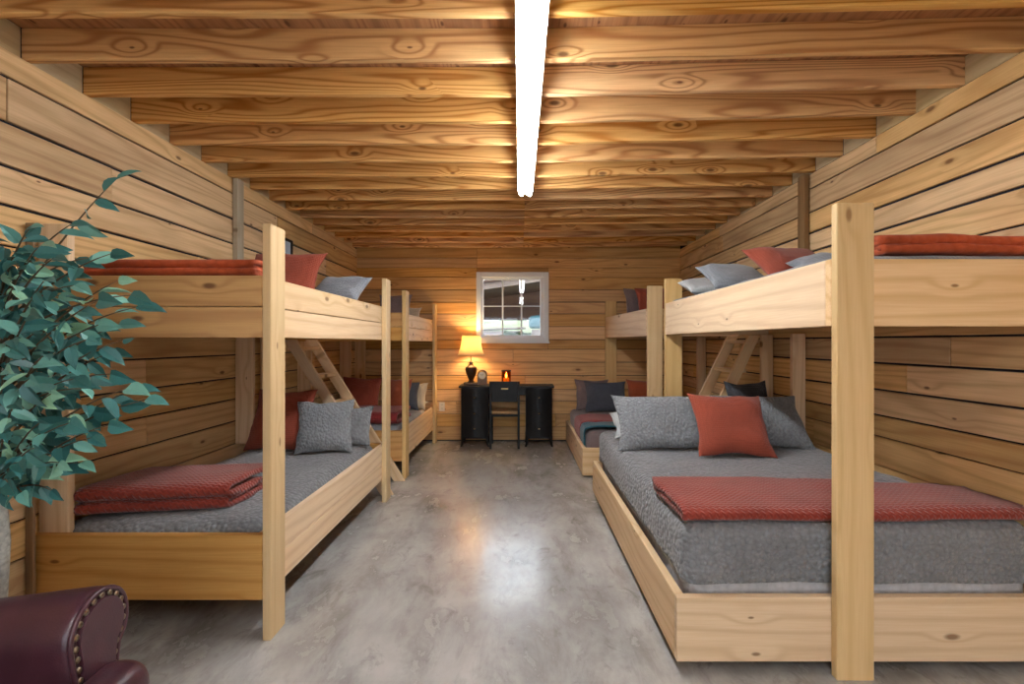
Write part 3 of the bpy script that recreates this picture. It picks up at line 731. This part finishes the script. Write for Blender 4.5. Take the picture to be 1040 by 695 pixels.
sh = lathe('lamp_shade', [(.178, .385), (.160, .42), (.142, .48), (.128, .55), (.118, .645)], (lx, ly, DZ), shade_m, lp, 36); solidify(sh, .002)
for zz, rr in ((.385, .1785), (.645, .1185)):
    bm = bmesh.new(); n = 36
    tube_bm(bm, [(rr*math.cos(2*PI*i/n), rr*math.sin(2*PI*i/n), 0) for i in range(n+1)], [.0035]*(n+1), 6, False)
    link('shade_trim', bm_mesh(bm, 'shade_trim', True), Matrix.Translation((lx, ly, DZ+zz)), sh, M['brass'])
for k in range(3):
    a = k*2*PI/3; bm = bmesh.new(); tube_bm(bm, [(.006*math.cos(a), .006*math.sin(a), .59), (.117*math.cos(a), .117*math.sin(a), .63)], [.002, .002], 6)
    link('shade_spoke', bm_mesh(bm, 'shade_spoke'), Matrix.Translation((lx, ly, DZ)), sh, M['brass'])
lathe('finial', [(0, .47), (.005, .47), (.005, .64), (.011, .655), (.006, .675), (0, .68)], (lx, ly, DZ), M['brass'], lp, 10)
ld = bpy.data.lights.new('lamp_glow', 'POINT'); ld.energy = 13; ld.color = (1, .68, .34); ld.shadow_soft_size = .03
lo_ = bpy.data.objects.new('lamp_glow', ld); C.objects.link(lo_); lo_.parent = lp; lo_.location = (0, 0, .57)
# ------------------------------------------------------------------ clock, candle jar, outlet, wall window stand-in
cx_, cy_ = -.49, 6.68
ck = thing('mantel_clock', (cx_, cy_, DZ), 'small round topped wooden clock between lamp and candle jar', 'clock')
wood_c = plain('clock_wood', (.16, .08, .035), .4, var=.2)
def arch(w, h, d, inset=0, n=16):
    bm = bmesh.new(); pl = [(-w/2, inset), (w/2, inset)] + [(w/2*math.cos(PI*i/n), h-w/2+w/2*math.sin(PI*i/n)) for i in range(n+1)]
    a = [bm.verts.new((x, -d/2, z)) for x, z in pl]; b = [bm.verts.new((x, d/2, z)) for x, z in pl]
    for i in range(len(pl)): bm.faces.new((a[i], a[(i+1) % len(pl)], b[(i+1) % len(pl)], b[i]))
    bm.faces.new(a[::-1]); bm.faces.new(b); bmesh.ops.remove_doubles(bm, verts=bm.verts, dist=1e-5)
    return bm
link('case', bm_mesh(arch(.125, .185, .05), 'case'), Matrix.Translation((cx_, cy_, DZ+.012)), ck, wood_c)
bx('plinth', (cx_-.07, cy_-.035, DZ), (cx_+.07, cy_+.035, DZ+.014), wood_c, ck, .003)
rotx = Matrix.Rotation(R(90), 4, 'X')
fc = lathe('dial', [(0, 0), (.046, 0), (.046, .004), (0, .004)], (0, 0, 0), M['plate'], ck, 28, False)
fc.matrix_basis = Matrix.Translation((cx_, cy_-.025, DZ+.125)) @ rotx; W[fc.name] = fc.matrix_basis.copy()
bz = lathe('bezel', [(.045, 0), (.052, 0), (.053, .005), (.049, .009), (.045, .006)], (0, 0, 0), M['brass'], ck, 28)
bz.matrix_basis = Matrix.Translation((cx_, cy_-.025, DZ+.125)) @ rotx
for an, L in ((35, .022), (-60, .034)):
    a = R(an); board('clock_hand', (cx_, cy_-.031, DZ+.125), (cx_+L*math.sin(a), cy_-.031, DZ+.125+L*math.cos(a)), .003, .0015, (math.cos(a), 0, -math.sin(a)), M['slot'], ck, 0)
jx, jy = -.178, 6.68
jr = thing('candle_jar', (jx, jy, DZ), 'lit candle in an amber glass jar on the desk', 'candle')
t = NT('amber_glass'); tr = t.n('ShaderNodeBsdfTransparent'); tr.inputs[0].default_value = (.82, .48, .15, 1); gl = t.n('ShaderNodeBsdfGlossy'); gl.inputs['Roughness'].default_value = .05
mx = t.n('ShaderNodeMixShader'); mx.inputs[0].default_value = .1; t.t.links.new(tr.outputs[0], mx.inputs[1]); t.t.links.new(gl.outputs[0], mx.inputs[2]); t.t.links.new(mx.outputs[0], t.t.nodes['Material Output'].inputs[0])
gj = lathe('glass_jar', [(0, .004), (.055, .004), (.060, .012), (.060, .17), (.056, .18)], (jx, jy, DZ), t.m, jr, 28); solidify(gj, .003)
lathe('foot_ring', [(.0, 0), (.064, 0), (.064, .012), (.058, .016), (0, .016)], (jx, jy, DZ), bronze, jr)
lathe('rim', [(.055, .172), (.063, .172), (.064, .192), (.056, .194), (.055, .172)], (jx, jy, DZ), bronze, jr)
t = NT('candle_wax'); t.color((.85, .62, .3)); t.b.inputs['Subsurface Weight'].default_value = .3; t.b.inputs['Emission Color'].default_value = (1, .5, .12, 1); t.b.inputs['Emission Strength'].default_value = .5
lathe('candle', [(0, .017), (.04, .017), (.04, .085), (.036, .09), (0, .086)], (jx, jy, DZ), t.m, jr, 20)
lathe('flame', [(0, .09), (.008, .1), (.012, .115), (.007, .135), (0, .155)], (jx, jy, DZ), emit('flame', (1, .6, .22), 40.0), jr, 12)
ot = thing('wall_outlet', (-1.046, YB-.012, .464), 'beige electrical outlet on the back wall left of the desk', 'outlet')
bx('plate', (-1.046-.037, YB-.016, .464-.06), (-1.046+.037, YB-.009, .464+.06), M['plate'], ot, .003)
for dz in (-.026, .026):
    s_ = bx('socket', (-1.046-.017, YB-.019, .464+dz-.016), (-1.046+.017, YB-.0155, .464+dz+.016), M['plate'], ot, .002)
    for dx in (-.007, .007): bx('slot', (-1.046+dx-.0015, YB-.0195, .464+dz-.006), (-1.046+dx+.0015, YB-.0187, .464+dz+.008), M['slot'], s_, 0)
pc = thing('window_standin', (XL+.012, 4.66, 2.13), 'small dark framed stand-in for a window high on the left wall, pale blue daylight painted in', 'window')  # window stand-in on the planks; its daylight is only pale blue colour
py0, py1, pz0, pz1 = 4.42, 4.90, 2.13, 2.30
for lo, hi in (((XL+.010, py0, pz0), (XL+.03, py0+.03, pz1)), ((XL+.010, py1-.03, pz0), (XL+.03, py1, pz1)), ((XL+.010, py0+.03, pz0), (XL+.03, py1-.03, pz0+.025)), ((XL+.010, py0+.03, pz1-.025), (XL+.03, py1-.03, pz1))):
    bx('frame', lo, hi, M['black_wood'], pc, .002)
bx('print', (XL+.010, py0+.03, pz0+.025), (XL+.02, py1-.03, pz1-.025), plain('pale_blue_daylight', (.5, .6, .74), .25, var=.15, sc=8), pc, 0)
# ------------------------------------------------------------------ armchair
AX, AY, AROT = -1.545, .985, 4
ac = thing('armchair', (AX, AY, 0), 'burgundy leather armchair with rolled arm and brass nailheads', 'armchair', rz=R(AROT))
acm = Matrix.Translation((AX, AY, 0)) @ Matrix.Rotation(R(AROT), 4, 'Z')
# local: +x faces the room, y across
def arm_profile(n=24):
    """closed outline (y, z) of an arm seen from the front; y=0 is the arm's middle, outward +"""
    pts = [(-.075, .10), (-.075, .42)]
    for i in range(n+1):
        a = PI*1.02 - i*(PI*1.28)/n
        pts.append((.018+.112*math.cos(a), .532+.112*math.sin(a)))
    pts += [(.085, .40), (.085, .10)]
    return pts
def extrude_profile(pts, x0, x1, bev, name, mat, m, parent, nx=10, puff=.0):
    bm = bmesh.new(); rings = []
    cy = sum(p[0] for p in pts)/len(pts); cz = sum(p[1] for p in pts)/len(pts)
    xs = [(x0, .90), (x0+.015, .97)] + [(x0+.04+(x1-x0-.08)*i/nx, 1.0) for i in range(nx+1)] + [(x1-.018, .985), (x1-.006, .955), (x1, .90)]
    for x, s in xs: rings.append([bm.verts.new((x, cy+(p[0]-cy)*s, (cz+(p[1]-cz)*s)*(1-.16*(x1-x)))) for p in pts])
    for p, q in zip(rings, rings[1:]):
        for i in range(len(pts)): bm.faces.new((p[i], p[(i+1) % len(pts)], q[(i+1) % len(pts)], q[i]))
    bm.faces.new(rings[0][::-1]); bm.faces.new(rings[-1])
    return link(name, bm_mesh(bm, name, True), m, parent, mat)
nail_me = None
for s in (1, -1):
    mm = acm @ Matrix.Translation((0, s*.40, 0)) @ Matrix.Scale(s, 4, (0, 1, 0))
    pr = arm_profile()
    arm = extrude_profile(pr, -.36, .40, .02, 'arm', M['leather'], mm, ac)
    cy = sum(p[0] for p in pr)/len(pr); cz = sum(p[1] for p in pr)/len(pr)
    sc = lambda p, f: (cy+(p[0]-cy)*f, cz+(p[1]-cz)*f)
    # front panel and piping
    pn = [sc(p, .74) for p in pr]; bm = bmesh.new(); a = [bm.verts.new((.398, y, z)) for y, z in pn]; b = [bm.verts.new((.410, y*.98+cy*.02, z*.98+cz*.02)) for y, z in pn]
    for i in range(len(pn)): bm.faces.new((a[i], a[(i+1) % len(pn)], b[(i+1) % len(pn)], b[i]))
    bm.faces.new(b)
    fp = link('arm_front_panel', bm_mesh(bm, 'arm_front_panel'), mm, ac, M['leather'])
    bm = bmesh.new(); pp = [sc(p, .93) for p in pr]; tube_bm(bm, [(.402, y, z) for y, z in pp], [.007]*len(pp), 8)
    link('piping', bm_mesh(bm, 'piping', True), mm, arm, M['leather'])
    # nailheads
    ring = [sc(p, .80) for p in pr]; seg = [0]
    for a_, b_ in zip(ring, ring[1:]): seg.append(seg[-1]+math.dist(a_, b_))
    cnt = int(seg[-1]/.030)
    if nail_me is None:
        bm = bmesh.new(); bmesh.ops.create_uvsphere(bm, u_segments=10, v_segments=6, radius=.0095)
        for v in bm.verts: v.co.x *= .6
        nail_me = bm_mesh(bm, 'nailhead', True); nail_me.materials.append(M['nail'])
    for i in range(cnt+1):
        d_ = seg[-1]*i/cnt; k = 0
        while k < len(seg)-2 and seg[k+1] < d_: k += 1
        f = (d_-seg[k])/max(1e-6, seg[k+1]-seg[k]); y = ring[k][0]+(ring[k+1][0]-ring[k][0])*f; z = ring[k][1]+(ring[k+1][1]-ring[k][1])*f
        link('nailhead', nail_me, mm @ Matrix.Translation((.403, y, z)), fp)
bm = soft_box_bm(.80, .66, .24, .03, 10, 10, 5); link('base', bm_mesh(bm, 'base', True), acm @ Matrix.Translation((.06, 0, .20)), ac, M['leather'])
bm = soft_box_bm(.64, .64, .15, .06, 16, 16, 8, .006, 5, 3)
b2 = soft_box_bm(.15, .96, .15, .065, 10, 20, 8, .006, 5, 5); tmp = bpy.data.meshes.new('tmp'); bmesh.ops.translate(b2, vec=(.285, 0, 0), verts=b2.verts); b2.to_mesh(tmp); b2.free(); bm.from_mesh(tmp); bpy.data.meshes.remove(tmp)
link('seat_cushion', bm_mesh(bm, 'seat_cushion', True), acm @ Matrix.Translation((.165, 0, .355)), ac, M['leather'])
bm = soft_box_bm(.20, .80, .72, .08, 10, 16, 14, .006, 5, 4); link('backrest', bm_mesh(bm, 'backrest', True), acm @ Matrix.Translation((-.34, 0, .68)) @ Matrix.Rotation(R(-10), 4, 'Y'), ac, M['leather'])
for sx in (-.3, .3):
    for sy in (-.36, .36):
        lg = lathe('foot', [(0, 0), (.018, 0), (.03, .1), (0, .1)], (0, 0, 0), M['black_wood'], ac, 12); lg.matrix_basis = acm @ Matrix.Translation((sx, sy, 0))
# ------------------------------------------------------------------ ficus
TX, TY = -1.905, 1.86
fc_ = thing('ficus_tree', (TX, TY, 0), 'artificial ficus tree with teal green leaves at the left edge', 'plant')
def px(x, y, Y): return Vector(((x-528)*Y/520, Y, CH+(347.5-y)*Y/520))
bm = bmesh.new(); tube_bm(bm, [(0, 0, .25), (.012, .01, .6), (.006, -.005, .9), (.015, .005, 1.2), (0, 0, 1.5)], [.027, .025, .022, .017, .010], 10)
link('trunk', bm_mesh(bm, 'trunk', True), Matrix.Translation((TX, TY, 0)), fc_, M['bark'])
lathe('basket', [(0, .002), (.13, .002), (.15, .10), (.165, .25), (.175, .28), (.16, .285), (.15, .26), (0, .25)], (TX, TY, 0), plain('wicker', (.2, .11, .05), .8, var=.4, sc=60), fc_)
leafs = []
for w_, l_, f_ in ((.040, .082, .010), (.034, .074, .006), (.046, .09, .014)):
    bm = bmesh.new(); prof = [(0, .0), (.12, .36), (.35, .5), (.6, .42), (.83, .2)]
    mid = [bm.verts.new((0, l_*t_, -f_*math.sin(PI*t_)*.2 - .012*t_*t_)) for t_, _ in prof] + [bm.verts.new((0, l_*1.0, -.016))]
    for s in (-1, 1):
        ed = [bm.verts.new((s*w_*h_, l_*t_, f_*(h_*1.6) - .012*t_*t_)) for t_, h_ in prof[1:]]
        bm.faces.new((mid[0], mid[1], ed[0]) if s > 0 else (mid[0], ed[0], mid[1]))
        for i in range(len(ed)-1): bm.faces.new((mid[i+1], mid[i+2], ed[i+1], ed[i]) if s > 0 else (mid[i+1], ed[i], ed[i+1], mid[i+2]))
        bm.faces.new((mid[-2], mid[-1], ed[-1]) if s > 0 else (mid[-2], ed[-1], mid[-1]))
    me = bm_mesh(bm, 'leaf', False); me.materials.append(M['leaf']); leafs.append(me)
rng = random.Random(11)
tips = [(72, 228, 1.75), (30, 232, 1.75), (112, 258, 1.80), (120, 285, 1.65), (90, 262, 1.95), (40, 250, 1.7), (138, 312, 1.90), (132, 300, 1.6), (120, 330, 1.85), (100, 305, 1.5), (75, 290, 1.7), (45, 285, 1.6),
        (125, 345, 1.6), (108, 360, 1.8), (148, 406, 1.75), (136, 396, 1.85), (128, 395, 1.6), (112, 380, 1.7), (88, 345, 1.5), (60, 330, 1.6), (30, 320, 1.5), (15, 290, 1.65), (12, 345, 1.5),
        (110, 432, 1.65), (95, 418, 1.75), (82, 470, 1.7), (92, 445, 1.6), (70, 430, 1.5), (52, 400, 1.55), (30, 385, 1.5), (15, 410, 1.5), (60, 470, 1.6), (52, 498, 1.65), (35, 455, 1.5), (18, 470, 1.5),
        (22, 500, 1.55), (8, 490, 1.55), (40, 430, 1.6), (75, 385, 1.6), (45, 360, 1.45), (5, 440, 1.5), (5, 375, 1.5), (20, 255, 1.8), (55, 262, 1.65), (100, 330, 1.7), (85, 395, 1.55), (60, 300, 1.8), (25, 430, 1.75)]
def leaf_at(p, d, rg=rng, sc=1.08):
    up = Vector((rg.uniform(-.9, .9), rg.uniform(-1.3, -.1), rg.uniform(-.1, 1.1))).normalized()
    y = d.normalized(); x = y.cross(up)
    if x.length < .1: x = y.orthogonal()
    x.normalize(); z = x.cross(y)
    s = sc*rg.uniform(.78, 1.12)
    return Matrix(((x.x*s, y.x*s, z.x*s, p.x), (x.y*s, y.y*s, z.y*s, p.y), (x.z*s, y.z*s, z.z*s, p.z), (0, 0, 0, 1)))
def twig(tip, z0, nl, start=.35):
    base = Vector((TX, TY, z0)); mid_ = base.lerp(tip, .55)+Vector((0, 0, .07))
    pts = []
    for i in range(9):
        s = i/8; pts.append((base*(1-s)**2 + mid_*2*s*(1-s) + tip*s*s))
    bm = bmesh.new(); tube_bm(bm, [p-base for p in pts], [.006-.0045*i/8 for i in range(9)], 5)
    tw = link('branch', bm_mesh(bm, 'branch', True), Matrix.Translation(base), fc_, M['twig'])
    for i in range(nl):
        s = start+(1-start)*(i+.5)/nl if i < nl-1 else 1.0
        p = base*(1-s)**2 + mid_*2*s*(1-s) + tip*s*s
        d = (mid_-base)*2*(1-s) + (tip-mid_)*2*s; d.normalize()
        sd = 1 if i % 2 else -1
        q = d*.7 + Vector((rng.uniform(-.6, .6), rng.uniform(-.5, .5), rng.uniform(-1.2, .15))) + d.cross(Vector((0, 0, 1)))*sd*.6
        if i == nl-1: q = d+Vector((0, 0, -.3))
        m_ = leaf_at(p, q)
        if m_.translation.y > 2.15 : continue
        link('leaf', rng.choice(leafs), m_, tw)
for x_, y_, Y_ in tips:
    tip = px(x_, y_, Y_); z0 = max(.75, min(1.45, tip.z-.25+rng.uniform(-.1, .1)))
    twig(tip, z0, 6, .3)
tp = px(118, 182, 1.88); twig(tp, 1.35, 5, .62)
# leaves on the side away from the view, past the frame edge: too many to tell apart
bm = bmesh.new(); src = leafs[0]
for i in range(420):
    zz = rng.uniform(.88, 1.70); ww = max(.05, 1-abs(zz-1.28)/.5)
    p = Vector((rng.uniform(-2.12, -1.90+.30*ww), rng.uniform(1.6, 2.02), zz))
    m_ = leaf_at(p, Vector((rng.uniform(-.3, .8), rng.uniform(-1, .3), rng.uniform(-.8, .4))))
    vv = [bm.verts.new(m_ @ v.co) for v in src.vertices]
    for po in src.polygons: bm.faces.new([vv[k_] for k_ in po.vertices])
me = bpy.data.meshes.new('foliage'); bm.to_mesh(me); bm.free()
tag(link('foliage', me, None, fc_, M['leaf']), kind='stuff')
# ------------------------------------------------------------------ outdoors, seen through the window
lawn = bx('ground', (-14, YB+.2, -.32), (14, 40, -.12), plain('dry_grass', (.08, .08, .04), .9, var=.3, sc=2), None, 0); tag(lawn, 'dry lawn outside the back window', kind='structure')
g2 = bx('ground', (-14, -20, -.32), (14, YF-.2, -.12), plain('gravel', (.3, .28, .25), .9, var=.3, sc=4), None, 0); tag(g2, 'gravel yard behind the viewer', kind='structure')
brown = wood('shed_brown', srgb(74, 54, 46), srgb(54, 38, 32), srgb(40, 26, 22), 3, .4, .1, .7)
pale = plain('pale_timber', (.20, .15, .125), .7, var=.15, sc=4)
pv = thing('pavilion', (-.2, 13, -.12), 'brown roofed open pavilion outside the window', 'pavilion')
# sloping roof, higher towards the right
board('fascia', (-2.4, 11.0, 2.30), (2.2, 11.0, 2.98), .17, .06, (0, 0, 1), pale, pv)
board('roof', (-2.6, 13.0, 2.36), (2.4, 13.0, 3.06), 4.3, .05, (0, 1, 0), brown, pv)
for i in range(3, 6): bx('siding_board', (-2.2, 14.6, 1.05+i*.30), (2.1, 14.64, 1.352+i*.30), brown, pv)
for x in (-2.1, 2.0):
    bx('post', (x-.07, 11.1, -.12), (x+.07, 11.24, 2.3 if x < 0 else 2.8), pale, pv)
    bx('post', (x-.07, 14.5, -.12), (x+.07, 14.6, 2.3 if x < 0 else 2.85), pale, pv)
hg = bmesh.new(); bmesh.ops.create_icosphere(hg, subdivisions=4, radius=1)
for v in hg.verts: v.co = Vector((v.co.x*1.0, v.co.y*.5, v.co.z*.62))*(1+.22*noise.noise(v.co*4)+.1*noise.noise(v.co*11))
tag(link('shrub', bm_mesh(hg, 'shrub'), Matrix.Translation((-.15, 13.2, .95)), None, plain('shrub_green', (.05, .085, .025), .9, var=.5, sc=9)), 'rounded green shrub under the pavilion roof', 'shrub')
bm = soft_box_bm(1.0, .8, .30, .08, 8, 8, 4, .02, 4, 2); tag(link('blue_tarp', bm_mesh(bm, 'tarp', True), Matrix.Translation((.72, 12.2, 1.80)), None, plain('tarp_blue', (.06, .16, .19), .5, var=.15, sc=6)), 'pale blue tarp on a stack outside the window', 'tarp')
bm = soft_box_bm(.9, .7, 1.75, .03, 6, 6, 6, .01, 4, 2); tag(link('crate_stack', bm_mesh(bm, 'crate', True), Matrix.Translation((.72, 12.2, .755)), None, pale), 'pale timber stack carrying the blue tarp outside', 'crate')
fn = thing('picket_fence', (0, 10.4, -.12), 'low pale picket fence outside the window', 'fence')
for i in range(22): bx('picket', (-1.6+i*.14, 10.4, -.12), (-1.6+i*.14+.10, 10.425, 1.42+.04*math.sin(i*2.1)), pale, fn)
for z in (.4, 1.15): bx('fence_rail', (-1.6, 10.426, z), (1.48, 10.46, z+.08), pale, fn)
hl = bmesh.new(); bmesh.ops.create_icosphere(hl, subdivisions=5, radius=1)
for v in hl.verts: v.co = Vector((v.co.x*16, v.co.y*6, v.co.z*2.75*(1+.06*noise.noise(v.co*9))))
tag(link('ground', bm_mesh(hl, 'ground', True), Matrix.Translation((-3, 29, -.2)), None, plain('hillside_grass', (.13, .15, .07), .9, var=.45, sc=.8)), 'low grassy hillside beyond the pavilion', kind='structure')
pk = plain('shed_pink', (.24, .19, .18), .8, var=.2, sc=3)
sd = thing('garden_shed', (-.75, 18.6, -.12), 'low pale pink shed on the slope outside the window', 'shed')
bx('wall', (-1.7, 18.0, -.12), (.1, 19.2, 1.72), pk, sd, .01)
board('roof', (-1.8, 18.6, 1.76), (.2, 18.6, 1.84), 1.4, .05, (0, 1, 0), pale, sd)
bx('door', (-.62, 17.97, -.1), (-.02, 18.005, 1.6), M['white'], sd, .005)
